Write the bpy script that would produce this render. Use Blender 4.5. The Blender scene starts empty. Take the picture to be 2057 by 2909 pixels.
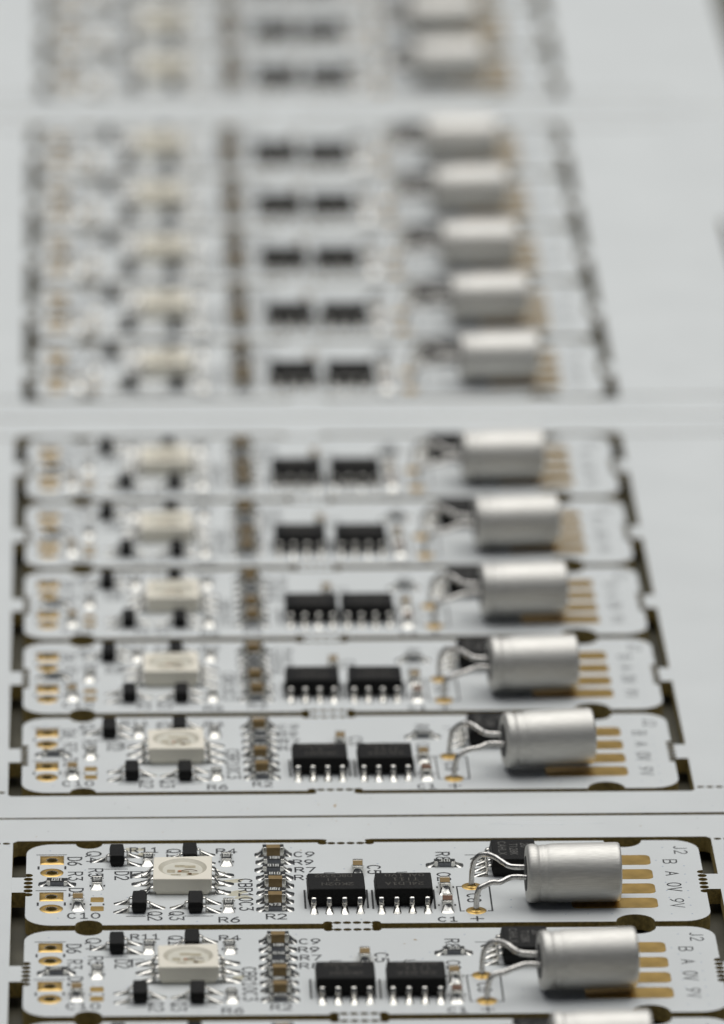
import bpy, bmesh, math, random
from mathutils import Vector, Matrix

# ------------------------------------------------------------------ scene set-up
# every measure below is in millimetres; U turns it into Blender units (1 unit = 1 cm)
U = 0.1
scene = bpy.context.scene
col = scene.collection

CAM = (5.21986645, -562.269751, 244.706580)
ELEV, YAW, ROLL, FPX = 0.321564135, 0.0321767212, 0.00389161486, 23244.0
fw = Vector((math.sin(YAW)*math.cos(ELEV), math.cos(YAW)*math.cos(ELEV), -math.sin(ELEV)))
rt = Vector((math.cos(YAW), -math.sin(YAW), 0)); up = rt.cross(fw)
rt2 = math.cos(ROLL)*rt + math.sin(ROLL)*up
up2 = -math.sin(ROLL)*rt + math.cos(ROLL)*up
cd = bpy.data.cameras.new('camera'); cam = bpy.data.objects.new('camera', cd); col.objects.link(cam)
m = Matrix((rt2, up2, -fw)).transposed().to_4x4(); m.translation = Vector(CAM)*U
cam.matrix_world = m
cd.sensor_fit = 'HORIZONTAL'; cd.sensor_width = 36.0; cd.lens = 36.0*FPX/2057.0
cd.clip_start = 1; cd.clip_end = 1000
cd.dof.use_dof = True
cd.dof.focus_distance = (Vector((25, 73.5, 0.4)) - Vector(CAM)).dot(fw)*U
cd.dof.aperture_fstop = 0.42
scene.camera = cam

world = bpy.data.worlds.new('World'); scene.world = world; world.use_nodes = True
world.node_tree.nodes['Background'].inputs[0].default_value = (0.80, 0.86, 0.95, 1)
world.node_tree.nodes['Background'].inputs[1].default_value = 0.075

def area(name, loc, target, sx, sy, power, color):
    ld = bpy.data.lights.new(name, 'AREA'); ld.shape = 'RECTANGLE'; ld.size = sx*U; ld.size_y = sy*U
    ld.energy = power; ld.color = color
    o = bpy.data.objects.new(name, ld); col.objects.link(o); o.location = Vector(loc)*U
    o.rotation_euler = (Vector(target)-Vector(loc)).to_track_quat('-Z', 'Y').to_euler()
    return o
area('overhead_diffuser', (40, 420, 640), (40, 419, 0), 1100, 1150, 39000, (0.985, 0.99, 1.0))
area('key_softbox', (70, 300, 600), (40, 170, 0), 620, 520, 17500, (1.0, 0.97, 0.91))

scene.view_settings.view_transform = 'Standard'; scene.view_settings.look = 'None'
scene.view_settings.exposure = 0; scene.view_settings.gamma = 1
scene.render.engine = 'CYCLES'
scene.cycles.use_denoising = True
scene.cycles.max_bounces = 8; scene.cycles.diffuse_bounces = 4; scene.cycles.glossy_bounces = 4
scene.cycles.caustics_reflective = False; scene.cycles.caustics_refractive = False
scene.cycles.sample_clamp_indirect = 4
rnd = random.Random(7)

# ------------------------------------------------------------------ materials
def mat(name, base, rough=0.5, metal=0.0, noise=0.0, nscale=8.0, bump=0.0, bscale=60.0, stretch=(1, 1, 1),
        spec=0.5, rnoise=0.0, ramp2=None, sss=0.0):
    m = bpy.data.materials.new(name); m.use_nodes = True
    nt = m.node_tree; b = nt.nodes['Principled BSDF']
    b.inputs['Base Color'].default_value = (*base, 1); b.inputs['Roughness'].default_value = rough
    b.inputs['Metallic'].default_value = metal; b.inputs['Specular IOR Level'].default_value = spec
    if sss:
        b.inputs['Subsurface Weight'].default_value = sss
        b.inputs['Subsurface Radius'].default_value = (0.06, 0.05, 0.04)
        b.inputs['Subsurface Scale'].default_value = 1
    tc = nt.nodes.new('ShaderNodeTexCoord'); mp = nt.nodes.new('ShaderNodeMapping')
    mp.inputs['Scale'].default_value = stretch
    nt.links.new(tc.outputs['Object'], mp.inputs['Vector'])
    def nz(scale, detail=4):
        n = nt.nodes.new('ShaderNodeTexNoise'); n.inputs['Scale'].default_value = scale
        n.inputs['Detail'].default_value = detail; nt.links.new(mp.outputs[0], n.inputs['Vector']); return n
    if noise or ramp2:
        n = nz(nscale); r = nt.nodes.new('ShaderNodeValToRGB')
        r.color_ramp.elements[0].position = 0.32; r.color_ramp.elements[1].position = 0.68
        c2 = ramp2 or tuple(min(1, c*(1+noise)) for c in base)
        c1 = base if ramp2 else tuple(c*(1-noise) for c in base)
        r.color_ramp.elements[0].color = (*c1, 1); r.color_ramp.elements[1].color = (*c2, 1)
        nt.links.new(n.outputs['Fac'], r.inputs[0]); nt.links.new(r.outputs[0], b.inputs['Base Color'])
    if rnoise:
        n = nz(nscale*1.7); mr = nt.nodes.new('ShaderNodeMapRange')
        mr.inputs['From Min'].default_value = 0.3; mr.inputs['From Max'].default_value = 0.7
        mr.inputs['To Min'].default_value = max(0.02, rough-rnoise); mr.inputs['To Max'].default_value = rough+rnoise
        nt.links.new(n.outputs['Fac'], mr.inputs['Value']); nt.links.new(mr.outputs[0], b.inputs['Roughness'])
    if bump:
        n = nz(bscale); bp = nt.nodes.new('ShaderNodeBump'); bp.inputs['Strength'].default_value = bump
        bp.inputs['Distance'].default_value = 0.01
        nt.links.new(n.outputs['Fac'], bp.inputs['Height']); nt.links.new(bp.outputs[0], b.inputs['Normal'])
    return m

M = {}
M['mask'] = mat('white_solder_mask', (0.755, 0.782, 0.783), 0.40, noise=0.018, nscale=0.9, bump=0.10, bscale=7, spec=0.35, rnoise=0.05)
M['fr4'] = mat('glass_fibre_edge', (0.40, 0.315, 0.12), 0.75, noise=0.3, nscale=30, bump=0.3, bscale=90)
M['under'] = mat('dark_table', (0.10, 0.094, 0.066), 0.5, noise=0.15, nscale=3)
M['ink'] = mat('black_ink', (0.022, 0.023, 0.026), 0.55, noise=0.3, nscale=40)
M['gold'] = mat('gold_plating', (0.62, 0.42, 0.145), 0.38, 1.0, noise=0.04, nscale=5, bump=0.05, bscale=20, rnoise=0.04)
M['barrel'] = mat('hole_barrel', (0.13, 0.055, 0.014), 0.55, 0.1, noise=0.2, nscale=20)
M['solder'] = mat('solder', (0.60, 0.59, 0.555), 0.17, 1.0, noise=0.15, nscale=14, bump=0.8, bscale=10, rnoise=0.08)
M['tin'] = mat('tinned_lead', (0.86, 0.84, 0.79), 0.17, 1.0, noise=0.06, nscale=20, bump=0.3, bscale=22, rnoise=0.08)
M['epoxy'] = mat('black_epoxy', (0.0075, 0.0072, 0.007), 0.55, noise=0.35, nscale=70, bump=0.35, bscale=110, spec=0.2)
M['engrave2'] = mat('bright_laser_marking', (0.115, 0.112, 0.105), 0.65)
M['engrave'] = mat('laser_marking', (0.060, 0.055, 0.046), 0.65, noise=0.3, nscale=60)
M['ceramic'] = mat('grey_ceramic', (0.17, 0.175, 0.19), 0.45, noise=0.12, nscale=30, bump=0.15, bscale=60)
M['glaze'] = mat('black_glaze', (0.018, 0.019, 0.018), 0.35, noise=0.2, nscale=30)
M['code'] = mat('white_code_print', (0.62, 0.63, 0.60), 0.6)
M['tan'] = mat('tan_capacitor_ceramic', (0.27, 0.178, 0.065), 0.4, noise=0.12, nscale=25, bump=0.15, bscale=60)
M['russet'] = mat('russet_capacitor_ceramic', (0.16, 0.075, 0.04), 0.4, noise=0.12, nscale=25, bump=0.15, bscale=60)
M['ledwhite'] = mat('led_white_plastic', (0.94, 0.89, 0.765), 0.5, noise=0.015, nscale=12, bump=0.06, bscale=40)
M['resin'] = mat('led_well_resin', (0.62, 0.585, 0.48), 0.35, noise=0.04, nscale=12)
M['resin2'] = mat('led_well_floor', (0.80, 0.775, 0.67), 0.3, noise=0.03, nscale=12)
M['frame'] = mat('led_lead_frame', (0.56, 0.50, 0.36), 0.35, 0.2, noise=0.2, nscale=30)
M['die'] = mat('led_die', (0.55, 0.22, 0.10), 0.3)
M['can'] = mat('brushed_aluminium', (0.66, 0.65, 0.62), 0.56, 1.0, noise=0.09, nscale=9, bump=0.2, bscale=14,
               stretch=(1, 14, 14), rnoise=0.07)
M['rubber'] = mat('black_rubber_bung', (0.02, 0.02, 0.02), 0.6)
M['wire'] = mat('bent_wire', (0.60, 0.585, 0.56), 0.28, 1.0, noise=0.12, nscale=12, bump=0.5, bscale=14, rnoise=0.1)
M['via'] = mat('tented_via', (0.36, 0.44, 0.56), 0.5)
M['flux'] = mat('flux_residue', (0.66, 0.63, 0.50), 0.3, noise=0.06, nscale=10)
M['ink2'] = mat('grey_dust', (0.30, 0.30, 0.29), 0.7)
M['scuff'] = mat('painted_reflection', (0.80, 0.83, 0.84), 0.25, noise=0.02, nscale=4)  # pale colour standing in for a reflection on the mask
M['fleck'] = mat('amber_fleck', (0.45, 0.30, 0.12), 0.5)

# ------------------------------------------------------------------ mesh builder
class G:
    def __init__(s): s.v = []; s.f = []; s.m = []; s.s = []; s.mats = []
    def mi(s, name):
        if name not in s.mats: s.mats.append(name)
        return s.mats.index(name)
    def add(s, V, F, mn, smooth=False):
        n = len(s.v); k = s.mi(mn); s.v += [tuple(v) for v in V]
        for f in F: s.f.append([i+n for i in f]); s.m.append(k); s.s.append(smooth)
        return s
    def mesh(s, name):
        me = bpy.data.meshes.new(name)
        me.from_pydata([(x*U, y*U, z*U) for x, y, z in s.v], [], s.f)
        for k in s.mats: me.materials.append(M[k])
        me.polygons.foreach_set('material_index', s.m); me.polygons.foreach_set('use_smooth', s.s)
        me.update(); return me

def T(V, dx=0, dy=0, dz=0, a=0):
    c, s_ = math.cos(a), math.sin(a)
    return [(x*c-y*s_+dx, x*s_+y*c+dy, z+dz) for x, y, z in V]

def rring(hx, hy, r, z, n=3, cx=0, cy=0):
    r = min(r, hx*0.98, hy*0.98); P = []
    for (sx, sy, a0) in ((1, 1, 0), (-1, 1, 90), (-1, -1, 180), (1, -1, 270)):
        for i in range(n+1):
            a = math.radians(a0+90*i/n); P.append((cx+sx*(hx-r)+r*math.cos(a), cy+sy*(hy-r)+r*math.sin(a), z))
    return P

def loft(g, rings, mn, caps=True, smooth=False, capmat=None, close=True):
    V = []; F = []; n = len(rings[0])
    for R_ in rings: V += R_
    for k in range(len(rings)-1):
        for i in range(n if close else n-1):
            j = (i+1) % n; F.append([k*n+i, k*n+j, (k+1)*n+j, (k+1)*n+i])
    g.add(V, F, mn, smooth)
    if caps:
        g.add(rings[0], [list(range(n))[::-1]], mn); g.add(rings[-1], [list(range(n))], capmat or mn)

def bbox(g, hx, hy, z0, z1, mn, b=0.05, cx=0, cy=0, r=0.06, n=2):
    loft(g, [rring(hx-b*0.6, hy-b*0.6, r, z0, n, cx, cy), rring(hx, hy, r, z0+b, n, cx, cy), rring(hx, hy, r, z1-b, n, cx, cy),
             rring(hx-b*0.3, hy-b*0.3, r, z1-b*0.3, n, cx, cy), rring(hx-b, hy-b, r, z1, n, cx, cy)], mn)

def fillet(g, x0, x1, w0, w1, h, mn='solder', nu=12, nv=11, sag=2.1, seed=0):
    """a solder fillet that runs from height h at x0 down to the pad at x1; symmetric in y"""
    V = []; F = []; rr = random.Random(seed)
    k1 = rr.uniform(-.10, .10); k2 = rr.uniform(-.16, .16); sag *= rr.uniform(.7, 1.3)
    for i in range(nu):
        t = i/(nu-1); x = x0+(x1-x0)*t
        hh = h*((1-t)**sag*0.93+0.07*(1-t**4)); w = w0+(w1-w0)*min(1, t*1.6)
        if t > 0.72: w *= math.sqrt(max(0.0, 1-((t-0.72)/0.28)**2*0.72))
        for j in range(nv):
            s = (-1, -.985, -.93, -.8, -.45, 0, .45, .8, .93, .985, 1)[j]
            z = (hh+.05*(1-t))*(1-abs(s)**5)*(1+k1*math.sin(5*t+s*2)+k2*s)
            V.append((x, s*w, max(0.003, z)))
    for i in range(nu-1):
        for j in range(nv-1):
            q = [i*nv+j, (i+1)*nv+j, (i+1)*nv+j+1, i*nv+j+1]
            F.append(q if x1 > x0 else q[::-1])
    g.add(V, F, mn, True)

def ribbon(g, path, w, t, mn, taper=None, smooth=True):
    """a flat strip of width w (along y) and thickness t that follows path [(x, z), ...]"""
    V = []; F = []; n = len(path)
    for i, (x, z) in enumerate(path):
        a = path[max(0, i-1)]; b = path[min(n-1, i+1)]
        dx, dz = b[0]-a[0], b[1]-a[1]; L = math.hypot(dx, dz) or 1; nx, nz = -dz/L, dx/L
        ww = w*(taper[i] if taper else 1)/2; c = t*0.28
        for (yy, tt) in ((-ww, t/2-c), (-ww+c, t/2), (ww-c, t/2), (ww, t/2-c), (ww, -t/2), (-ww, -t/2)):
            V.append((x+nx*tt, yy, z+nz*tt))
    for i in range(n-1):
        for j in range(6):
            k = (j+1) % 6; F.append([i*6+j, i*6+k, (i+1)*6+k, (i+1)*6+j])
    F.append([0, 1, 2, 3, 4, 5][::-1]); F.append([(n-1)*6+j for j in range(6)])
    g.add(V, F, mn, smooth)

def tube(g, pts, r, mn, n=12, flat=None):
    P = [Vector(p) for p in pts]; V = []; F = []
    # catmull-rom refinement
    Q = []
    for i in range(len(P)-1):
        p0 = P[max(0, i-1)]; p1 = P[i]; p2 = P[i+1]; p3 = P[min(len(P)-1, i+2)]
        for k in range(5):
            t = k/5; Q.append(0.5*((2*p1)+(-p0+p2)*t+(2*p0-5*p1+4*p2-p3)*t*t+(-p0+3*p1-3*p2+p3)*t**3))
    Q.append(P[-1]); nrm = None
    for i, q in enumerate(Q):
        d = (Q[min(len(Q)-1, i+1)]-Q[max(0, i-1)]).normalized()
        if nrm is None: nrm = d.orthogonal().normalized()
        nrm = (nrm-d*nrm.dot(d)).normalized(); bn = d.cross(nrm)
        rr_ = r*(1+0.04*math.sin(i*1.7))
        for j in range(n):
            a = 2*math.pi*j/n; V.append(tuple(q+nrm*rr_*math.cos(a)+bn*rr_*math.sin(a)))
    for i in range(len(Q)-1):
        for j in range(n):
            k = (j+1) % n; F.append([i*n+j, i*n+k, (i+1)*n+k, (i+1)*n+j])
    F.append(list(range(n))[::-1]); F.append([(len(Q)-1)*n+j for j in range(n)])
    g.add(V, F, mn, True)

# ------------------------------------------------------------------ stroke lettering
def arc(cx, cy, rx, ry, a0, a1, n=9):
    return [(cx+rx*math.cos(math.radians(a0+(a1-a0)*i/(n-1))), cy+ry*math.sin(math.radians(a0+(a1-a0)*i/(n-1)))) for i in range(n)]
W_ = 0.72
GL = {
 'C': [arc(.36, .5, .36, .5, 45, 315, 15)],
 'R': [[(0, 0), (0, 1), (.42, 1)]+arc(.42, .75, .27, .25, 80, -80, 7)+[(.42, .5), (.02, .5)], [(.36, .5), (.72, 0)]],
 'Q': [arc(.36, .5, .36, .5, 90, 450, 19), [(.42, .28), (.76, -.06)]],
 'D': [[(0, 0), (0, 1), (.32, 1)]+arc(.32, .5, .40, .5, 80, -80, 11)+[(.32, 0), (0, 0)]],
 'B': [[(0, 0), (0, 1), (.4, 1)]+arc(.42, .76, .24, .24, 80, -80, 7)+[(.4, .52), (.03, .52)], [(.4, .5)]+arc(.42, .25, .28, .25, 80, -80, 7)+[(.4, 0), (0, 0)]],
 'A': [[(0, 0), (.36, 1), (.72, 0)], [(.13, .34), (.59, .34)]],
 'V': [[(0, 1), (.36, 0), (.72, 1)]],
 'J': [[(.5, 1), (.5, .25)]+arc(.26, .25, .24, .25, 0, -150, 8)],
 'O': [arc(.36, .5, .36, .5, 90, 450, 19)],
 '0': [arc(.36, .5, .34, .5, 90, 450, 19)],
 '1': [[(.1, .78), (.38, 1), (.38, 0)], [(.1, 0), (.66, 0)]],
 '2': [arc(.36, .72, .34, .28, 160, -30, 9)+[(0, 0), (.72, 0)]],
 '3': [[(.04, 1), (.68, 1), (.32, .6)]+arc(.36, .31, .34, .31, 80, -155, 10)],
 '4': [[(.52, 0), (.52, 1), (0, .3), (.74, .3)]],
 '5': [[(.66, 1), (.1, 1), (.06, .56)]+arc(.35, .32, .34, .32, 115, -150, 11)],
 '6': [[(.6, 1), (.3, .82)]+arc(.36, .31, .34, .31, 160, 520, 17)],
 '7': [[(0, 1), (.72, 1), (.24, 0)]],
 '8': [arc(.36, .26, .34, .26, 90, 450, 15), arc(.36, .76, .28, .24, -90, 270, 15)],
 '9': [[(.12, 0), (.42, .18)]+arc(.36, .69, .34, .31, -20, -380, 17)],
 'H': [[(0, 0), (0, 1)], [(.7, 0), (.7, 1)], [(0, .5), (.7, .5)]],
 'L': [[(0, 1), (0, 0), (.65, 0)]],
 'X': [[(0, 0), (.7, 1)], [(0, 1), (.7, 0)]],
 'T': [[(0, 1), (.72, 1)], [(.36, 1), (.36, 0)]],
 'I': [[(.36, 0), (.36, 1)]],
 'K': [[(0, 0), (0, 1)], [(.68, 1), (0, .42)], [(.2, .6), (.7, 0)]],
 'N': [[(0, 0), (0, 1), (.7, 0), (.7, 1)]],
 'U': [[(0, 1), (0, .3)]+arc(.36, .3, .36, .3, 180, 360, 8)+[(.72, 1)]],
 '.': [[(.3, 0), (.42, 0)]],
 '+': [[(0, .5), (1, .5)], [(.5, 0), (.5, 1)]],
}
# square-cornered digits for resistor codes
SQ = {
 '0': [[(0, 0), (0, 1), (.7, 1), (.7, 0), (-.06, 0)]],
 '1': [[(.2, 1), (.42, 1), (.42, 0)]],
 '8': [[(0, 0), (0, 1), (.7, 1), (.7, 0), (-.06, 0)], [(0, .5), (.7, .5)]],
 'A': [[(0, 0), (0, 1), (.7, 1), (.7, 0)], [(0, .42), (.7, .42)]],
 '6': [[(.7, 1), (0, 1), (0, 0), (.7, 0), (.7, .5), (0, .5)]],
 '4': [[(.0, 1), (.0, .4), (.75, .4)], [(.52, .8), (.52, 0)]],
 '7': [[(0, 1), (.7, 1), (.3, 0)]],
 '3': [[(0, 1), (.7, 1), (.7, 0), (0, 0)], [(.15, .5), (.7, .5)]],
 'C': [[(.7, 1), (0, 1), (0, 0), (.7, 0)]],
}
zc = [0]
def stroke(g, pts, hw, z, mn):
    n = len(pts)
    if n < 2: return
    zc[0] = (zc[0]+1) % 9; z += zc[0]*0.0016
    V = []; F = []
    for i, p in enumerate(pts):
        def dr(a, b):
            dx, dy = b[0]-a[0], b[1]-a[1]; L = math.hypot(dx, dy) or 1e-6; return dx/L, dy/L
        d1 = dr(pts[i-1], p) if i else dr(p, pts[1]); d2 = dr(p, pts[i+1]) if i < n-1 else d1
        nx, ny = -(d1[1]+d2[1]), d1[0]+d2[0]; L = math.hypot(nx, ny) or 1e-6; nx /= L; ny /= L
        k = hw/max(0.45, nx*-d1[1]+ny*d1[0])
        ex = -d1[0]*hw*.7 if i == 0 else (d1[0]*hw*.7 if i == n-1 else 0); ey = -d1[1]*hw*.7 if i == 0 else (d1[1]*hw*.7 if i == n-1 else 0)
        V += [(p[0]+nx*k+ex, p[1]+ny*k+ey, z), (p[0]-nx*k+ex, p[1]-ny*k+ey, z)]
    for i in range(n-1): F.append([2*i+1, 2*i+3, 2*i+2, 2*i])
    g.add(V, F, mn)

def text(g, s, x0, x1, y0, y1, rot, hw, z=0.012, mn='ink', font=None, adv=1.0):
    """fit string s in the box; rot in degrees (0, -90, 180): the reading direction"""
    font = font or GL; S = []; x = 0
    for ch in s:
        for st in font[ch]: S.append([(a+x, b) for a, b in st])
        x += adv
    w = x-adv+W_
    xa, xb = min(x0, x1), max(x0, x1); ya, yb = min(y0, y1), max(y0, y1)
    for st in S:
        P = []
        for a, b in st:
            u = a/w
            if rot == 0: P.append((xa+u*(xb-xa), ya+b*(yb-ya)))
            elif rot == 180: P.append((xb-u*(xb-xa), yb-b*(yb-ya)))
            elif rot == -90: P.append((xa+b*(xb-xa), yb-u*(yb-ya)))
            elif rot == 90: P.append((xb-b*(xb-xa), ya+u*(yb-ya)))
        stroke(g, P, hw, z, mn)

# ------------------------------------------------------------------ object helpers
def obj(name, data, parent=None, loc=(0, 0, 0), a=0.0, label=None):
    o = bpy.data.objects.new(name, data); col.objects.link(o)
    o.location = Vector(loc)*U; o.rotation_euler = (0, 0, a)
    if parent: o.parent = parent
    if label: o['label'] = label
    return o

def ME(fn, name, *a, **k):
    g = G(); fn(g, *a, **k); return g.mesh(name)

# ------------------------------------------------------------------ board outline with routed slots and perforations
XL, XR, YB, YT = -2.15, 54.42, -15.0, 3.8      # strip edges, pad one at the origin
SX0, SX1 = -3.32, 55.64                         # frame edges beyond the routed slots
HG = 0.6                                        # half the slot between two strips
TH = 1.35
def bool_cut(base, cutter):
    a = bpy.data.objects.new('tmp', base); b = bpy.data.objects.new('tmp', cutter)
    col.objects.link(a); col.objects.link(b)
    md = a.modifiers.new('b', 'BOOLEAN'); md.operation = 'DIFFERENCE'; md.object = b; md.solver = 'EXACT'; md.use_self = True
    dg = bpy.context.evaluated_depsgraph_get(); dg.update()
    me = bpy.data.meshes.new_from_object(a.evaluated_get(dg))
    bpy.data.objects.remove(a); bpy.data.objects.remove(b); return me

def prism(poly, z0, z1, g=None):
    g = g or G(); n = len(poly)
    V = [(x, y, z0) for x, y in poly]+[(x, y, z1) for x, y in poly]
    F = [[i, (i+1) % n, n+(i+1) % n, n+i] for i in range(n)]+[list(range(n))[::-1], list(range(n, 2*n))]
    g.add(V, F, 'fr4'); return g

def arcpts(cx, cy, r, a0, a1, n=8): return arc(cx, cy, r, r, a0, a1, n)

def circ(g, x, y, r, n=20, z0=-TH-.5, z1=.5, ry=None):
    prism([(x+r*math.cos(2*math.pi*i/n), y+(ry or r)*math.sin(2*math.pi*i/n)) for i in range(n)], z0, z1, g)

def finish(me, name):
    """white solder mask on the flat faces, bare glass fibre on every wall"""
    me.name = name; me.materials.clear(); me.materials.append(M['fr4']); me.materials.append(M['mask'])
    for p in me.polygons:
        p.material_index = 1 if abs(p.normal.z) > 0.9 else 0; p.use_smooth = False
    return me

TABX0, TABX1 = 22.75, 26.75
def strip_mesh():
    r = 2.25; P = []
    # counter-clockwise from bottom left
    P += arcpts(XL+r, YB+r, r, 180, 270)
    P += arcpts(3.1, YB, 1.12, 180, 0, 14)
    P += [(TABX0+.1, YB), (TABX0+.32, YB-.2), (TABX0+.4, YB-HG+.002), (TABX1-.4, YB-HG+.002), (TABX1-.32, YB-.2), (TABX1-.1, YB)]
    P += arcpts(48.1, YB, 1.6, 180, 0, 16)
    P += arcpts(XR-r, YB+r, r, 270, 360)
    P += [(XR, -7.7), (SX1-.002, -7.7), (SX1-.002, -4.2), (XR, -4.2)]
    P += arcpts(XR-r, YT-r, r, 0, 90)
    P += arcpts(48.1, YT, 1.6, 0, -180, 16)
    P += [(TABX1-.1, YT), (TABX1-.32, YT+.2), (TABX1-.4, YT+HG-.002), (TABX0+.4, YT+HG-.002), (TABX0+.32, YT+.2), (TABX0+.1, YT)]
    P += arcpts(3.1, YT, 1.12, 0, -180, 14)
    P += arcpts(XL+r, YT-r, r, 90, 180)
    P += [(XL, -3.95), (SX0+.002, -3.95), (SX0+.002, -7.4), (XL, -7.4)]
    base = prism(P, -TH, 0).mesh('b')
    c = G()
    for i in range(6):
        circ(c, -1.95, -3.47-.892*i, .385); circ(c, 54.3, -3.71-.888*i, .385)
    for x in (23.52, 24.33, 25.15, 25.96):
        circ(c, x, YB+.17, .36, ry=.3); circ(c, x, YT-.17, .36, ry=.3)
    for x in (TABX0+.02, TABX1-.02):
        circ(c, x, YB+.1, .40); circ(c, x, YT-.1, .40)
    for y in (0, -2.92, -8.47, -11.24): circ(c, 0, y, .47)
    for y in (-6.72, -12.25): circ(c, 35.05, y, .42)
    return finish(bool_cut(base, c.mesh('c')), 'circuit_board')

FX0, FX1 = -24.0, 75.2
def frame_mesh(kmin, cut=False):
    """rectangular panel; local origin is pad one of the strip k=0; openings from strip kmin to 4"""
    y0, y1 = -21.1, 89.85
    base = prism([(FX0, y0), (FX1, y0), (FX1, y1), (FX0, y1)], -TH, 0).mesh('b')
    c = G(); ob, ot = YB-HG-.25+20*kmin, YT+HG+.22+80
    lb, lt = YB-HG+20*kmin, YT+HG+80
    O = [(SX0+.3, ob), (TABX0-.1, ob)]+[(TABX0+.3, lb-.12), (TABX0+.4, lb), (TABX1-.4, lb), (TABX1-.3, lb-.12)]+[(TABX1+.1, ob), (SX1-.3, ob), (SX1, ob+.3)]
    O += [(SX1, ot-.4), (SX1-.4, ot), (TABX1+.1, ot), (TABX1-.3, lt+.12), (TABX1-.4, lt), (TABX0+.4, lt), (TABX0+.3, lt+.12), (TABX0-.1, ot), (SX0+.4, ot), (SX0, ot-.4), (SX0, ob+.3)]
    prism(O, -TH-.5, .5, c)
    for yy in (YB+20*kmin+.1, YT+80-.1+.35):
        for i in range(14):
            circ(c, SX0-.55-.8*i, yy, .33, 12, ry=.25); circ(c, SX1+.55+.8*i, yy, .33, 12, ry=.25)
    if cut:   # a milled slot in the right-hand margin of this panel
        w = .38
        prism(arcpts(70.5, 46.0, w, 0, 180)+arcpts(70.5, 27.5, w, 180, 360), -TH-.5, .5, c)
    return finish(bool_cut(base, c.mesh('c')), 'panel_board')

# ------------------------------------------------------------------ component meshes (local origins at their centres, on the board)
def g_square_pad(g):
    n = 20; V = []; F = []
    def sq(h, z):
        out = []
        for i in range(40):
            a = 2*math.pi*i/40; c, s_ = math.cos(a), math.sin(a); k = h/max(abs(c), abs(s_)); out.append((c*k, s_*k, z))
        return out
    pad(g, sq(1.0, .006), sq(.975, .03), None)
def pad(g, low, top, hole):
    n = len(low)
    # match hole points to the ring by angle
    H = []
    for x, y, z in top:
        a = math.atan2(y, x); H.append((.475*math.cos(a), .475*math.sin(a)))
    V = list(low)+list(top)+[(x*1.45, y*1.45, .05) for x, y in H]+[(x*1.08, y*1.08, .035) for x, y in H]+[(x, y, -.02) for x, y in H]+[(x*.98, y*.98, -1.2) for x, y in H]
    F = []; 
    for k in range(3):
        for i in range(n): j = (i+1) % n; F.append([k*n+i, k*n+j, (k+1)*n+j, (k+1)*n+i])
    g.add(V, F, 'gold', True)
    F = []
    for k in range(3, 5):
        for i in range(n): j = (i+1) % n; F.append([k*n+i, k*n+j, (k+1)*n+j, (k+1)*n+i])
    g.add(V, F, 'barrel', True)
def g_round_pad(g, r=.98):
    cr = lambda rr_, z: [(rr_*math.cos(2*math.pi*i/28), rr_*math.sin(2*math.pi*i/28), z) for i in range(28)]
    pad(g, cr(r, .006), cr(r-.03, .03), None)
def g_solder_eye(g):
    # gold annulus with a concave cone of solder round the wire
    cr = lambda rr_, z: [(rr_*math.cos(2*math.pi*i/28), rr_*math.sin(2*math.pi*i/28), z) for i in range(28)]
    loft(g, [cr(.86, .006), cr(.83, .03), cr(.60, .035)], 'gold', caps=False, smooth=True)
    loft(g, [cr(.60, .036), cr(.46, .045), cr(.36, .08), cr(.29, .16), cr(.245, .26)], 'gold', caps=False, smooth=True)
def g_rect_pad(g, hx, hy, r):
    loft(g, [rring(hx+.02, hy+.02, r, .004, 4), rring(hx, hy, r, .028, 4)], 'gold')
def g_finger(g):
    # long edge contact whose right end is rounded; local origin at the right end
    L = 7.1; hy = 1.12
    loft(g, [rring(L/2+.02, hy+.02, .5, .004, 5, -L/2), rring(L/2, hy, .5, .028, 5, -L/2)], 'gold')

def g_res_body(g):
    bbox(g, .60, .40, .02, .40, 'ceramic', .03, r=.03)
    bbox(g, .56, .41, .385, .445, 'glaze', .02, r=.03)
def g_cap_body(g, c='tan'):
    bbox(g, .62, .41, .02, .80, c, .04, r=.05)
def g_term(g, sgn, h, seed, tip=1.58, hw=.43):
    bbox(g, .17, hw-.005, .0, h+.03, 'solder', .045, cx=sgn*.72, r=.05)
    fillet(g, sgn*.76, sgn*tip, hw+.012, hw+.12, h*1.0, seed=seed)
    # small side fillets down the flank
def code_mesh(s, rot):
    g = G(); text(g, s, -.42, .42, -.25, .25, rot, .045, z=.452, mn='code', font=SQ, adv=1.12); return g.mesh('printed_code')

def g_sot_body(g):
    hx, hy = .62, 1.45
    loft(g, [rring(hx-.10, hy-.08, .05, .10), rring(hx, hy, .06, .52), rring(hx-.005, hy-.005, .06, .60), rring(hx-.075, hy-.09, .06, .98), rring(hx-.12, hy-.135, .05, 1.02)], 'epoxy')
def g_sot_lead(g, seed=0):
    ribbon(g, [(-.05, .55), (.12, .55), (.24, .47), (.34, .27), (.46, .14), (.62, .10), (.85, .09)], .40, .12, 'tin')
    fillet(g, .22, 1.55, .20, .34, .42, seed=seed, sag=1.5)

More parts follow.
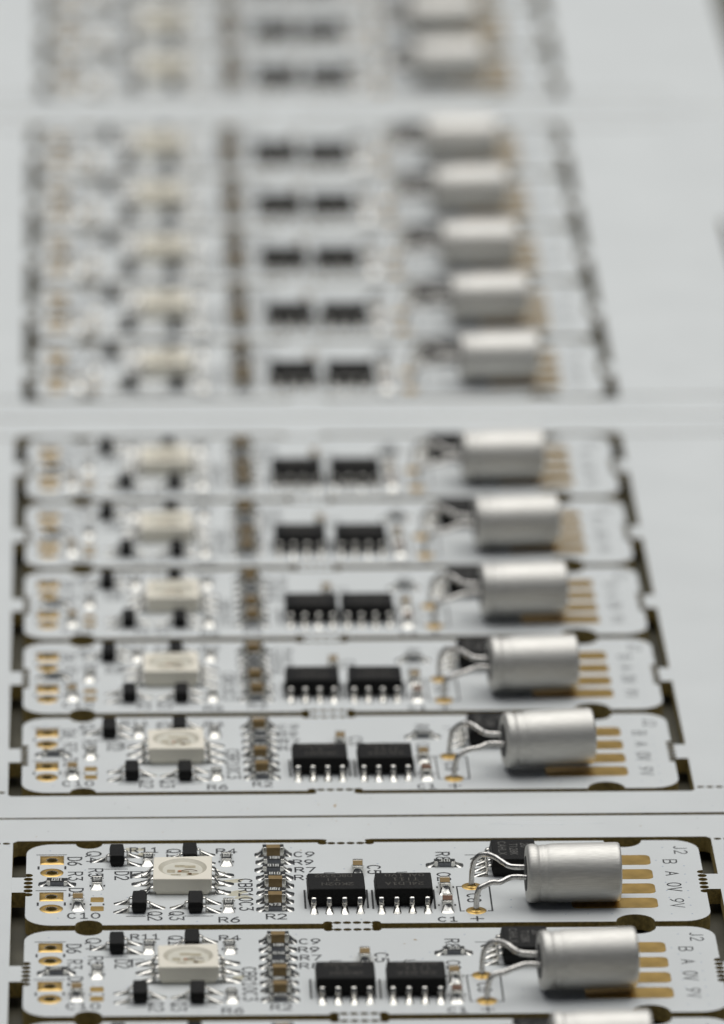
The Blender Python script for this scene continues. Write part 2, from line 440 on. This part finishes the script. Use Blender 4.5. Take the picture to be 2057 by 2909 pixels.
def g_soic_body(g, hx=2.42, hy=1.95):
    # bevelled along the pin-one side, sides draft to a parting line
    loft(g, [rring(hx-.16, hy-.16, .07, .12), rring(hx, hy, .08, .82), rring(hx, hy, .08, .92), rring(hx-.10, hy-.13, .08, 1.58), rring(hx-.15, hy-.19, .07, 1.63)], 'epoxy')
def g_soic_lead(g, seed=0):
    # origin at the body face, runs along +x
    ribbon(g, [(-.08, .92), (.16, .92), (.27, .88), (.34, .76), (.38, .50), (.42, .28), (.50, .15), (.66, .10), (1.02, .09)], .42, .17, 'tin')
    fillet(g, .30, .55, .2, .25, .30, seed=seed+1, nu=5)
    fillet(g, .40, 1.62, .26, .36, .34, seed=seed, sag=1.1)

def g_led_body(g):
    hx, hy, H = 2.43, 2.55, 1.52
    R0 = rring(hx-.30, hy-.16, .12, .06, 4); R1 = rring(hx-.12, hy-.05, .10, .42, 4)
    def notch(z, ix=0):
        R_ = rring(hx-ix, hy-ix, .06, z, 4)
        out = []
        for (x, y, z_) in R_:   # one chamfered corner, far left
            if x < -hx+.5 and y > hy-.5: y2 = min(y, x+hx*1+hy-.42); out.append((x, y2, z_))
            else: out.append((x, y, z_))
        return out
    rings = [R0, R1, notch(.46), notch(H-.04), notch(H, .04)]
    loft(g, rings, 'ledwhite', caps=False)
    g.add(R0, [list(range(len(R0)))[::-1]], 'ledwhite')
    top = rings[-1]; n = len(top)
    def well(r, z):
        return [(r*math.cos(math.atan2(y, x)), r*math.sin(math.atan2(y, x)), z) for x, y, _ in top]
    # subdivide by angle so the rim is a true circle
    N = 48
    def ringat(r, z): return [(r*math.cos(2*math.pi*i/N), r*math.sin(2*math.pi*i/N), z) for i in range(N)]
    # top face: bridge outline and circle with a fan of quads built by bmesh fill
    bm = bmesh.new()
    ov = [bm.verts.new(p) for p in top]; cv = [bm.verts.new(p) for p in ringat(2.02, H)]
    ed = [bm.edges.new((ov[i], ov[(i+1) % n])) for i in range(n)]+[bm.edges.new((cv[i], cv[(i+1) % N])) for i in range(N)]
    bmesh.ops.triangle_fill(bm, edges=ed, use_beauty=True, use_dissolve=False)
    bm.verts.index_update()
    fs = []
    for f in bm.faces:
        idx = [v.index for v in f.verts]
        if f.normal.z < 0 or True:
            f.normal_update(); idx = idx if f.normal.z > 0 else idx[::-1]
        fs.append(idx)
    g.add([v.co[:] for v in bm.verts], fs, 'ledwhite'); bm.free()
def g_led_well(g):
    N = 48; H = 1.52
    def ringat(r, z): return [(r*math.cos(2*math.pi*i/N), r*math.sin(2*math.pi*i/N), z) for i in range(N)]
    loft(g, [ringat(1.66, H-.20), ringat(1.72, H-.19), ringat(1.97, H-.02), ringat(2.02, H)], 'resin', caps=False, smooth=True)
    g.add(ringat(1.66, H-.20), [list(range(N))], 'resin2')
ISL = ((-.95, -.35, .34, .30), (.05, -.45, .5, .22), (-.25, .75, .42, .22), (.62, .62, .45, .26), (.85, -1.02, .5, .22), (-.55, -1.12, .42, .12))
def g_island(g, x, y, hx, hy): bbox(g, hx, hy, 1.322, 1.34, 'frame', .01, cx=x, cy=y, r=.05)
def g_die(g, x, y, mn): bbox(g, .14, .12, 1.34, 1.40, mn, .02, cx=x, cy=y, r=.02)
def g_bond(g): tube(g, [(-.1, -.42, 1.40), (.3, -.40, 1.48), (.8, -.36, 1.46), (1.22, -.34, 1.35)], .03, 'barrel', 6)
def g_led_lead(g, seed=0):
    ribbon(g, [(-.15, .62), (.12, .62), (.30, .55), (.5, .33), (.7, .16), (.95, .10), (1.15, .09)], .85, .14, 'tin')
    fillet(g, .35, 1.92, .42, .50, .38, seed=seed, sag=1.2)

def g_can(g):
    R = 2.46
    prof = [(0.0, R*.55), (0.0, R*.80), (.03, R*.90), (.12, R*.955), (.28, R*.985), (.5, R*.998), (.75, R*.988), (.95, R*.962), (1.04, R*.938), (1.10, R*.936), (1.22, R*.952), (1.45, R*.966), (1.56, R*.958),
            (1.62, R*.952), (1.70, R*.966), (1.95, R*.984), (2.3, R*.996), (2.7, R*1.0), (7.45, R*1.0), (7.66, R*.99), (7.76, R*.955), (7.8, R*.89), (7.74, R*.84), (7.72, .02)]
    N = 72; V = []; F = []
    for x, r in prof:
        for j in range(N):
            a = 2*math.pi*j/N; V.append((x, r*math.cos(a), r*math.sin(a)))
    for k in range(len(prof)-1):
        for j in range(N):
            q = (j+1) % N; F.append([k*N+j, k*N+q, (k+1)*N+q, (k+1)*N+j])
    g.add(V, F, 'can', True)
def g_bung(g):
    N = 32; 
    R1 = [(.02, 1.5*math.cos(2*math.pi*i/N), 1.5*math.sin(2*math.pi*i/N)) for i in range(N)]
    R0 = [(-.06, 1.42*math.cos(2*math.pi*i/N), 1.42*math.sin(2*math.pi*i/N)) for i in range(N)]
    g.add(R0+R1, [[i, (i+1) % N, N+(i+1) % N, N+i][::-1] for i in range(N)]+[list(range(N))[::-1]], 'rubber')

CAPX, CAPY, CAPZ = 39.25, -10.4, 2.52
WA = [(34.92, -6.75, -.6), (34.92, -6.75, .6), (34.97, -6.77, 1.6), (35.15, -6.8, 2.3), (35.6, -6.95, 2.82), (36.2, -7.25, 3.04), (36.85, -7.9, 2.98), (37.45, -8.7, 2.82), (38.1, -9.3, 2.72), (39.35, -9.4, 2.70)]
WB = [(35.08, -12.3, -.6), (35.08, -12.3, .5), (35.12, -12.3, 1.2), (35.3, -12.28, 1.85), (35.75, -12.2, 2.2), (36.4, -12.05, 2.3), (37.0, -11.85, 2.38), (37.75, -11.45, 2.55), (38.3, -11.4, 2.6), (39.35, -11.4, 2.55)]

def silk_pieces():
    L = []
    def t(*a, **k):
        g = G(); text(g, *a, **k); L.append(('printed_lettering', g.mesh('printed_lettering'), 'black printed '+a[0]))
    def stroke(_, pts, hw, z, mn):
        g = G(); globals()['stroke'](g, pts, hw, z, mn); L.append(('printed_mark', g.mesh('printed_mark'), None))
    g = None
    H = .075
    for y in (1.3, -7.05): stroke(g, [(-1.28, y), (1.2, y)], .055, .012, 'ink')
    for y in (-1.75, -10.15):
        for x in (-1.12, 1.12): stroke(g, [(x, y-.3), (x, y+.3)], .085, .012, 'ink')
    t('D6', 1.34, 2.46, .66, -1.2, -90, H); t('R3', 1.40, 2.54, -2.78, -4.7, -90, H); t('D1', 1.49, 2.6, -6.56, -8.5, -90, H)
    t('C10', 1.38, 4.01, -12.25, -13.45, 0, H); t('R5', 3.09, 4.23, -2.06, -3.97, -90, H)
    t('Q4', 2.90, 4.08, 2.0, -.6, -90, H); t('D2', 5.29, 6.4, -2.8, -4.64, -90, H)
    stroke(g, [(4.38, -2.15), (6.3, -2.15)], .05, .012, 'ink')
    for c in ((3.25, -10.3), (4.32, -10.3), (3.22, -6.0), (4.38, -6.0), (1.6, -10.2), (2.72, -10.2)):
        stroke(g, [(c[0], c[1]-.13), (c[0], c[1]+.13)], .075, .012, 'ink')
    t('R11', 6.58, 8.9, 2.83, 1.7, 0, H); t('Q1', 9.66, 10.76, 2.42, .5, -90, H); t('R4', 13.83, 15.47, 2.42, 1.38, 0, H)
    stroke(g, [(7.6, -2.76), (6.62, -2.76)], .05, .012, 'ink'); stroke(g, [(6.62, -2.76), (6.62, -4.3)], .10, .012, 'ink')
    t('Q2', 8.0, 9.11, -12.07, -14.0, -90, H); t('Q3', 9.77, 10.9, -12.1, -13.97, -90, H)
    stroke(g, [(6.2, -13.05), (7.75, -13.05)], .05, .012, 'ink'); stroke(g, [(11.0, -13.1), (13.35, -13.1)], .05, .012, 'ink')
    t('R6', 13.85, 15.49, -13.42, -14.58, 0, H); t('CBR10C3', 15.57, 16.65, -4.7, -11.9, -90, H)
    for y in (-.6, -11.4):
        for x in (14.02, 15.18): stroke(g, [(x, y-.13), (x, y+.13)], .075, .012, 'ink')
    t('C9', 20.34, 22.0, 1.56, .42, 0, H); t('R9', 20.25, 21.85, -.3, -1.38, 0, H); t('R7', 20.35, 21.99, -2.08, -3.16, 0, H)
    t('R8', 20.27, 21.9, -3.85, -4.98, 0, H); t('R2', 17.76, 19.37, -12.77, -13.93, 0, H)
    for x, ya, yb in ((21.0, -7.4, -11.55), (26.17, -7.4, -11.55), (26.6, -7.5, -11.7), (31.72, -7.5, -11.85)):
        stroke(g, [(x, ya), (x, yb)], .085, .012, 'ink')
    for x in (22.65, 28.7): stroke(g, [(x, -3.7), (x+.15, -3.35), (x+.95, -3.3)], .05, .012, 'ink')
    t('C5', 26.41, 27.45, -1.72, -3.68, -90, H); t('R8', 32.26, 33.35, 1.25, -.6, -90, H); t('C2', 32.18, 33.24, -3.53, -5.4, -90, H)
    t('C1', 31.9, 33.45, -13.77, -14.72, 0, H)
    for y in (-6.9, -11.0):
        for x in (32.05, 33.4): stroke(g, [(x, y-.12), (x, y+.12)], .07, .012, 'ink')
    stroke(g, [(34.05, -6.75), (33.68, -6.75), (33.78, -12.4), (34.1, -12.4)], .06, .012, 'ink')
    stroke(g, [(36.05, -6.85), (36.4, -6.85), (36.42, -12.4), (36.08, -12.4)], .07, .012, 'ink')
    t('C8', 34.48, 35.55, -8.5, -10.35, -90, H)
    stroke(g, [(34.57, -14.17), (35.6, -14.17)], .07, .012, 'ink'); stroke(g, [(35.09, -13.65), (35.09, -14.7)], .08, .012, 'ink')
    stroke(g, [(34.7, .6), (36.2, .6)], .05, .012, 'ink')
    t('J2', 52.36, 53.4, 2.3, .55, -90, .06)
    t('B', 51.27, 52.36, -.87, -1.73, -90, .06); t('A', 51.3, 52.3, -3.66, -4.5, -90, .06)
    t('0V', 51.25, 52.37, -6.27, -8.15, -90, .06); t('9V', 51.28, 52.35, -9.9, -11.88, -90, .06)
    return L
VIAS = [(51.39, 2.08), (50.65, -0.95), (51.13, -2.4), (52.93, -2.3), (52.88, -4.24), (51.14, -6.1), (52.87, -6.14), (51.13, -8.02), (52.88, -8.06),
        (51.22, -9.6), (52.86, -9.63), (52.87, -11.44), (51.18, -13.36), (52.88, -13.39), (42.42, -13.28), (44.27, -13.22), (46.25, -13.26), (38.07, -9.88),
        (37.99, -11.6), (24.45, -2.44), (27.28, -1.28), (28.11, -3.54), (30.27, -3.05), (30.91, -1.58), (25.52, -14.08), (-0.17, 2.27), (2.79, -2.3),
        (3.47, -8.32), (4.13, -7.93), (0.56, -13.34), (12.0, -14.3), (20.1, 2.6), (33.9, 2.3), (7.5, -11.9), (6.3, -8.7)]
def g_vias(g):
    for x, y in VIAS:
        g.add([(x+.085*math.cos(a*math.pi/4), y+.07*math.sin(a*math.pi/4), .006) for a in range(8)], [list(range(8))], 'via')

# shared meshes
me_board = strip_mesh()
silk = silk_pieces(); me_vias = ME(g_vias, 'tented_vias')
me_sq = ME(g_square_pad, 'square_pad'); me_rd = ME(g_round_pad, 'round_pad'); me_eye = ME(g_solder_eye, 'solder_eye')
me_jp = ME(g_rect_pad, 'jumper_pad', .53, .52, .15); me_fg = ME(g_finger, 'gold_finger')
me_res = ME(g_res_body, 'chip_resistor'); me_cap = ME(g_cap_body, 'chip_capacitor'); me_cap2 = ME(g_cap_body, 'chip_capacitor', 'russet')
me_rt = [[ME(g_term, 'solder_end', s, .42, k*7+s) for k in range(3)] for s in (-1, 1)]
me_ct = [[ME(g_term, 'solder_end', s, .78, 40+k*7+s) for k in range(3)] for s in (-1, 1)]
me_sot = ME(g_sot_body, 'transistor'); me_sotl = [ME(g_sot_lead, 'lead', k) for k in range(3)]
me_ic = ME(g_soic_body, 'chip'); me_icl = [ME(g_soic_lead, 'lead', 20+k) for k in range(4)]
me_led = ME(g_led_body, 'led_package'); me_well = ME(g_led_well, 'lens_well'); me_isl = [ME(g_island, 'contact_island', *q) for q in ISL]; me_die = [ME(g_die, 'led_die', -.22, -.42, 'die'), ME(g_die, 'led_die', .62, -1.0, 'barrel')]; me_bond = ME(g_bond, 'bond_wire'); me_ledl = [ME(g_led_lead, 'lead', 60+k) for k in range(3)]
me_can = ME(g_can, 'electrolytic_capacitor'); me_bung = ME(g_bung, 'rubber_bung')
CODES = {k: code_mesh(k[0], k[1]) for k in (('18A', 0), ('01A', 0), ('01A', 180), ('18A', 180), ('473', 0), ('160', 180), ('01C', 180), ('103', 0))}
def chip_text(lines, rot, mn='engrave'):
    g = G()
    for (s, x0, x1, y0, y1) in lines: text(g, s, x0, x1, y0, y1, rot, .05, z=1.64, mn=mn)
    return g.mesh('engraved_marking')
me_t1 = chip_text([('D8C5352', -1.7, 1.3, 1.45, .85), ('TI', -.9, .3, .55, -.05), ('2K02N', -1.2, 1.4, -.45, -1.05)], 180)
me_t2 = chip_text([('0AL1V0', -1.5, 1.7, 1.5, .9), ('TI11', -.9, 1.2, .55, -.05), ('24LD1A', -1.5, 1.6, -.45, -1.05)], 180)
me_t3 = chip_text([('CAHLX', -1.3, 1.7, 1.25, .65), ('TI28K', -1.3, 1.2, .3, -.3), ('20', .4, 1.3, -.65, -1.25)], 180, 'engrave2')
HP = math.pi/2

def term_pair(parent, kind, rr):
    src = me_rt if kind == 'R' else me_ct
    for s in (0, 1): obj('solder_end', src[s][rr.randrange(3)], parent)

def res(root, x, y, a=0, code=None, rr=rnd):
    o = obj('chip_resistor', me_res, root, (x, y, 0), a); term_pair(o, 'R', rr)
    if code: obj('printed_code', CODES[code], o)
    return o
def ccap(root, x, y, a=0, me=None, rr=rnd):
    o = obj('chip_capacitor', me or me_cap, root, (x, y, 0), a); term_pair(o, 'C', rr); return o
def sot(root, x, y, flip, rr=rnd, a=0):
    """flip False: two leads on the right, one on the left"""
    o = obj('transistor', me_sot, root, (x, y, 0), a+(math.pi if flip else 0))
    for dy in (-.98, .98): obj('lead', me_sotl[rr.randrange(3)], o, (.60, dy, 0))
    obj('lead', me_sotl[rr.randrange(3)], o, (-.60, 0, 0), math.pi)
    return o
def soic(root, x, y, a, txt, rr=rnd):
    o = obj('chip', me_ic, root, (x, y, 0), a)
    for i in range(4):
        obj('lead', me_icl[rr.randrange(4)], o, (-1.905+1.27*i, -1.92, 0), -HP)
        obj('lead', me_icl[rr.randrange(4)], o, (-1.905+1.27*i, 1.92, 0), HP)
    obj('engraved_marking', txt, o)
    return o

def build_strip(rr, p):
    """p: per-strip variations"""
    root = bpy.data.objects.new('circuit_strip', None); col.objects.link(root); root.empty_display_size = .5
    J = lambda s: rr.uniform(-s, s)
    obj('board', me_board, root)
    for nm, me_, lb in silk: obj(nm, me_, root)
    v = obj('tented_via_dots', me_vias, root); v['kind'] = 'stuff'
    for y in (0, -8.47): obj('square_pad', me_sq, root, (0, y, 0))
    for y in (-2.92, -11.24): obj('round_pad', me_rd, root, (0, y, 0))
    for y in (-9.22, -11.27): obj('jumper_pad', me_jp, root, (3.79, y, 0))
    for i in range(4): obj('gold_finger', me_fg, root, (50.17, -.87-3.317*i, 0))
    obj('solder_eye', me_eye, root, (34.95, -6.75, 0)); obj('solder_eye', me_eye, root, (35.08, -12.3, 0))
    # left-hand cluster
    res(root, .50+J(.05), -5.62+J(.05), -.04+J(.03), ('160', 180), rr)
    ccap(root, 2.2+J(.04), -10.25+J(.05), HP+J(.03), None, rr)
    res(root, 3.80+J(.03), -5.55, HP+J(.03), ('103', 0), rr)
    sot(root, 5.44+J(.06), -.30+J(.06), False, rr, J(.02))
    sot(root, 7.28+J(.06), -11.1+J(.06), True, rr, J(.02))
    sot(root, 11.92+J(.06), -11.22+J(.06), False, rr, J(.02))
    sot(root, 11.56+J(.06), .05+J(.06), False, rr, J(.02))
    res(root, 8.05, -.15, HP+J(.04), ('103', 0), rr); res(root, 14.62, -.28+J(.05), HP+J(.04), ('103', 0), rr)
    res(root, 14.64, -10.95+J(.05), HP+J(.04), ('103', 0), rr)
    # LED
    dx, da, tilt = p.get('led', (J(.12), J(.025), J(.02)))
    led = obj('led_package', me_led, root, (10.9+dx, -5.78+J(.05), 0), da)
    led.rotation_euler = (tilt, 0, da)
    if tilt > 0: led.location.z += .0
    obj('lens_well', me_well, led); obj('bond_wire', me_bond, led)
    for q in me_isl: obj('contact_island', q, led)
    for q in me_die: obj('led_die', q, led)
    for y in (1.95, 0, -1.95):
        obj('lead', me_ledl[rr.randrange(3)], led, (2.35, y, 0)); obj('lead', me_ledl[rr.randrange(3)], led, (-2.35, y, 0), math.pi)
    # the column of eight
    seq = ['C', ('18A', 0), ('01A', 0), ('01A', 180), 'C', ('18A', 180), 'C', ('473', 0)]
    for i, s in enumerate(seq):
        x, y = 18.54+J(.07), .97-1.815*i+J(.04)
        if s == 'C': ccap(root, x, y, J(.03), None, rr)
        else: res(root, x, y, (-.13 if (i == 5 and p.get('skew', True)) else J(.04)), s, rr)
    # driver chips
    d1, d2 = p.get('chips', (J(.12), J(.12)))
    soic(root, 23.58+d1, -9.42+J(.05), J(.012), me_t1, rr); soic(root, 29.17+d2, -9.45+J(.05), J(.012), me_t2, rr)
    soic(root, 38.62, -2.35, HP, me_t3, rr).rotation_euler.z = HP
    ccap(root, 25.56+J(.04), -3.1, HP+J(.04), None, rr)
    res(root, 32.82+J(.05), -1.78, J(.05), ('01C', 180), rr)
    ccap(root, 32.68+J(.03), -7.2, HP+J(.04), None, rr); ccap(root, 32.74+J(.03), -11.3, HP+J(.04), me_cap2, rr)
    # electrolytic capacitor lying on its side, with two bent wires
    cx, cy, ca = p.get('cap', (J(.25), J(.12), J(.015)))
    lift = p.get('lift', rr.uniform(0, .3))
    e = obj('electrolytic_capacitor', me_can, root, (CAPX+cx, CAPY+cy, CAPZ+lift), ca)
    obj('rubber_bung', me_bung, e)
    ca_, sa_ = math.cos(-ca), math.sin(-ca)
    wv = p.get('wire', J(1.0))
    for W, s in ((WA, 1), (WB, -1)):
        pts = []
        n = len(W)
        for i, (x, y, z) in enumerate(W):
            t = min(1, i/(n-2)); bell = math.sin(math.pi*min(1, max(0, (i-1)/(n-3))))
            X = x+cx*t+bell*.15*wv; Y = y+cy*t+s*bell*.25*wv*(-1); Z = z+bell*.12*wv+lift*t*(i > 1)
            dx_, dy_ = X-(CAPX+cx), Y-(CAPY+cy)
            if i < 2: pass
            pts.append((dx_*ca_-dy_*sa_, dx_*sa_+dy_*ca_, Z-CAPZ-lift))
        g = G(); pts = [(a, b+(rr.uniform(-.06, .06) if 2 < q < 8 else 0), c+(rr.uniform(-.07, .07) if 2 < q < 8 else 0)) for q, (a, b, c) in enumerate(pts)]; tube(g, pts, .235, 'wire', 12); obj('wire_lead', g.mesh('wire_lead'), e)
    return root

# ------------------------------------------------------------------ assemble
GAP = 111.312758
PAN = [(0.0, -0.00143355545), (-.819466291, .00297825965), (-.3285434, .0010619563), (.583174545, -.000854800227)]
def panel_xf(P, k):
    dx, rot = PAN[P]
    return (dx-rot*(20*k-80), 20*k+P*GAP, 0), rot

PN = ['nearest panel, cropped by the bottom edge of the photograph', 'second panel from the front', 'third panel from the front', 'farthest panel, blurred at the top']
STRIPS = {
 (0, 2): ('white circuit strip cut off by the bottom edge, only its silver can top showing', dict(cap=(.1, 1.1, .04), lift=.75)),
 (0, 3): ('white circuit strip with slightly soft lettering, second from the bottom edge', dict(led=(.28, .012, .0), chips=(.22, .32), cap=(.12, -.1, .09), wire=-.1, skew=False)),
 (0, 4): ('white circuit strip in sharpest focus, just in front of the narrow gap between panels', dict(led=(0, -.02, .022), chips=(0, 0), cap=(0, -.1, .035), wire=0.0)),
 (1, 0): ('white circuit strip just behind the narrow gap, front row of the second panel', dict(led=(.3, .01, 0), chips=(.0, .05), cap=(.15, -.15, .13), lift=.3, wire=.5)),
 (1, 1): ('slightly blurred white circuit strip, second row of the second panel', dict(led=(.1, -.01, 0), chips=(-.1, -.1), cap=(-.1, -.2, .08), lift=.2, wire=-.4)),
 (1, 2): ('blurred white circuit strip in the second panel, its two front chips nearly touching', dict(led=(.5, 0, 0), chips=(.38, -.08), cap=(.1, -.2, .07), lift=.3, wire=.3)),
 (1, 3): ('blurred white circuit strip, fourth row of the second panel, behind the nearly touching chips', dict(led=(.1, 0, 0), chips=(-.1, .0), cap=(.5, -.2, .08), wire=0)),
 (1, 4): ('blurred white circuit strip at the back of the second panel, before the broad pale rail', dict(led=(.3, 0, 0), chips=(.1, .1), cap=(.2, -.1, .05), wire=0)),
 (2, 0): ('strongly blurred white circuit strip right behind the broad pale rail', dict(cap=(.75, 0, .05))),
 (2, 1): ('strongly blurred white circuit strip, second row of the third panel', dict(cap=(.65, 0, .08))),
 (2, 2): ('strongly blurred white circuit strip in the middle row of the third panel', dict(cap=(.5, 0, .03))),
 (2, 3): ('strongly blurred white circuit strip, fourth row of the third panel', dict(cap=(.5, 0, .06))),
 (2, 4): ('strongly blurred white circuit strip at the back of the third panel', dict(cap=(.45, 0, .02))),
 (3, 0): ('most blurred white circuit strip, just above the upper pale rail', dict(cap=(-.5, 0, .04))),
 (3, 1): ('most blurred white circuit strip, at the very top of the photo', dict(cap=(-.4, 0, .06))),
 (3, 2): ('white circuit strip hidden past the top edge, third row of the farthest panel', {}),
}
for i, ((P, k), (lab, var)) in enumerate(STRIPS.items()):
    r = build_strip(random.Random(100+i), var)
    loc, rot = panel_xf(P, k); r.location = Vector(loc)*U; r.rotation_euler = (0, 0, rot)
    r['label'] = lab; r['category'] = 'circuit board'; r['group'] = 'populated circuit strips in the panels'
FL = ['white panel frame nearest the camera, its rear rail ending at the narrow gap', 'white panel frame just behind the narrow gap, second from the camera',
      'blurred white panel frame with a wide pale right margin, third from the camera', 'farthest white panel frame at the top, its right edge against the dark table']
for P in range(4):
    kmin = 2 if P == 0 else 0
    r = bpy.data.objects.new('panel_frame', None); col.objects.link(r)
    loc, rot = panel_xf(P, 0); r.location = Vector(loc)*U; r.rotation_euler = (0, 0, rot)
    r['label'] = FL[P]; r['category'] = 'circuit board frame'; r['group'] = 'panel frames lying in a row'
    obj('board', frame_mesh(kmin, P == 2), r)

def g_blot(g, rx, ry, mn, z, seed):
    rr = random.Random(seed); n = 18; ph = [rr.uniform(0, 6.28) for _ in range(3)]
    P = []
    for i in range(n):
        a = 2*math.pi*i/n; k = 1+.22*math.sin(2*a+ph[0])+.14*math.sin(3*a+ph[1])+.1*math.sin(5*a+ph[2])
        P.append((rx*k*math.cos(a), ry*k*math.sin(a), z))
    g.add(P, [list(range(n))], mn)
TOP = {(o['label']): o for o in col.objects if 'label' in o and not o.parent}
s04 = TOP[STRIPS[(0, 4)][0]]; s03 = TOP[STRIPS[(0, 3)][0]]; s10 = TOP[STRIPS[(1, 0)][0]]
for (rt_, x, y, rx, ry, sd) in ((s04, 15.1, -5.1, .75, .5, 1), (s04, 15.3, -7.9, .9, .6, 2), (s04, 15.9, -8.9, .6, .5, 3), (s04, 6.9, 2.4, .7, .55, 4), (s04, 7.7, 1.2, .5, .5, 5), (s03, 15.2, -6.9, .6, .4, 6)):
    obj('flux_stain', ME(g_blot, 'flux_stain', rx, ry, 'flux', .003, sd), rt_, (x, y, 0))
for (rt_, x, y, rx, ry, sd) in ((s04, 20.9, 2.0, .07, .07, 11), (s03, 29.8, 1.2, .13, .1, 12), (s03, 28.9, .3, .07, .05, 13), (s10, 44.0, -13.9, .06, .06, 14)):
    obj('dust_speck', ME(g_blot, 'dust_speck', rx, ry, 'fleck', .02, sd), rt_, (x, y, 0))
PF = [TOP[l] for l in FL]
obj('dust_speck', ME(g_blot, 'dust_speck', .11, .28, 'fleck', .02, 15), PF[1], (24.6, -18.8, 0))
obj('scuff_mark', ME(g_blot, 'scuff_mark', 4.0, .45, 'scuff', .003, 16), PF[0], (41.5, 88.1, 0))  # reflection streak on the rear rail, painted as a thin pale patch

def g_dust(g, seed, y0, y1):
    rr = random.Random(seed)
    for i in range(70):
        x, y, r_ = rr.uniform(-12, 66), rr.choice((rr.uniform(y0, y0+4), rr.uniform(y1-4, y1), rr.uniform(y0, y1))), rr.uniform(.03, .07)
        if -3.4 < x < 55.8 and y0+4.6 < y < y1-4.8: continue
        g.add([(x+r_*math.cos(a), y+r_*rr.uniform(.7, 1.3)*math.sin(a), .008) for a in (0, 1, 2, 3, 4, 5)], [list(range(6))], rr.choice(('fleck', 'ink2', 'via')))
for i, r in enumerate(PF):
    d = obj('dust', ME(g_dust, 'dust', 50+i, -20.8, 89.5), r); d['kind'] = 'stuff'

# dark table below the boards
g = G(); g.add([(-2500, -2500, -TH-0.9), (2500, -2500, -TH-0.9), (2500, 3500, -TH-0.9), (-2500, 3500, -TH-0.9)], [[0, 1, 2, 3]], 'under')
t = obj('table_top', g.mesh('table_top')); t['kind'] = 'structure'; t['label'] = 'dark olive table top seen through the slots between the white boards'
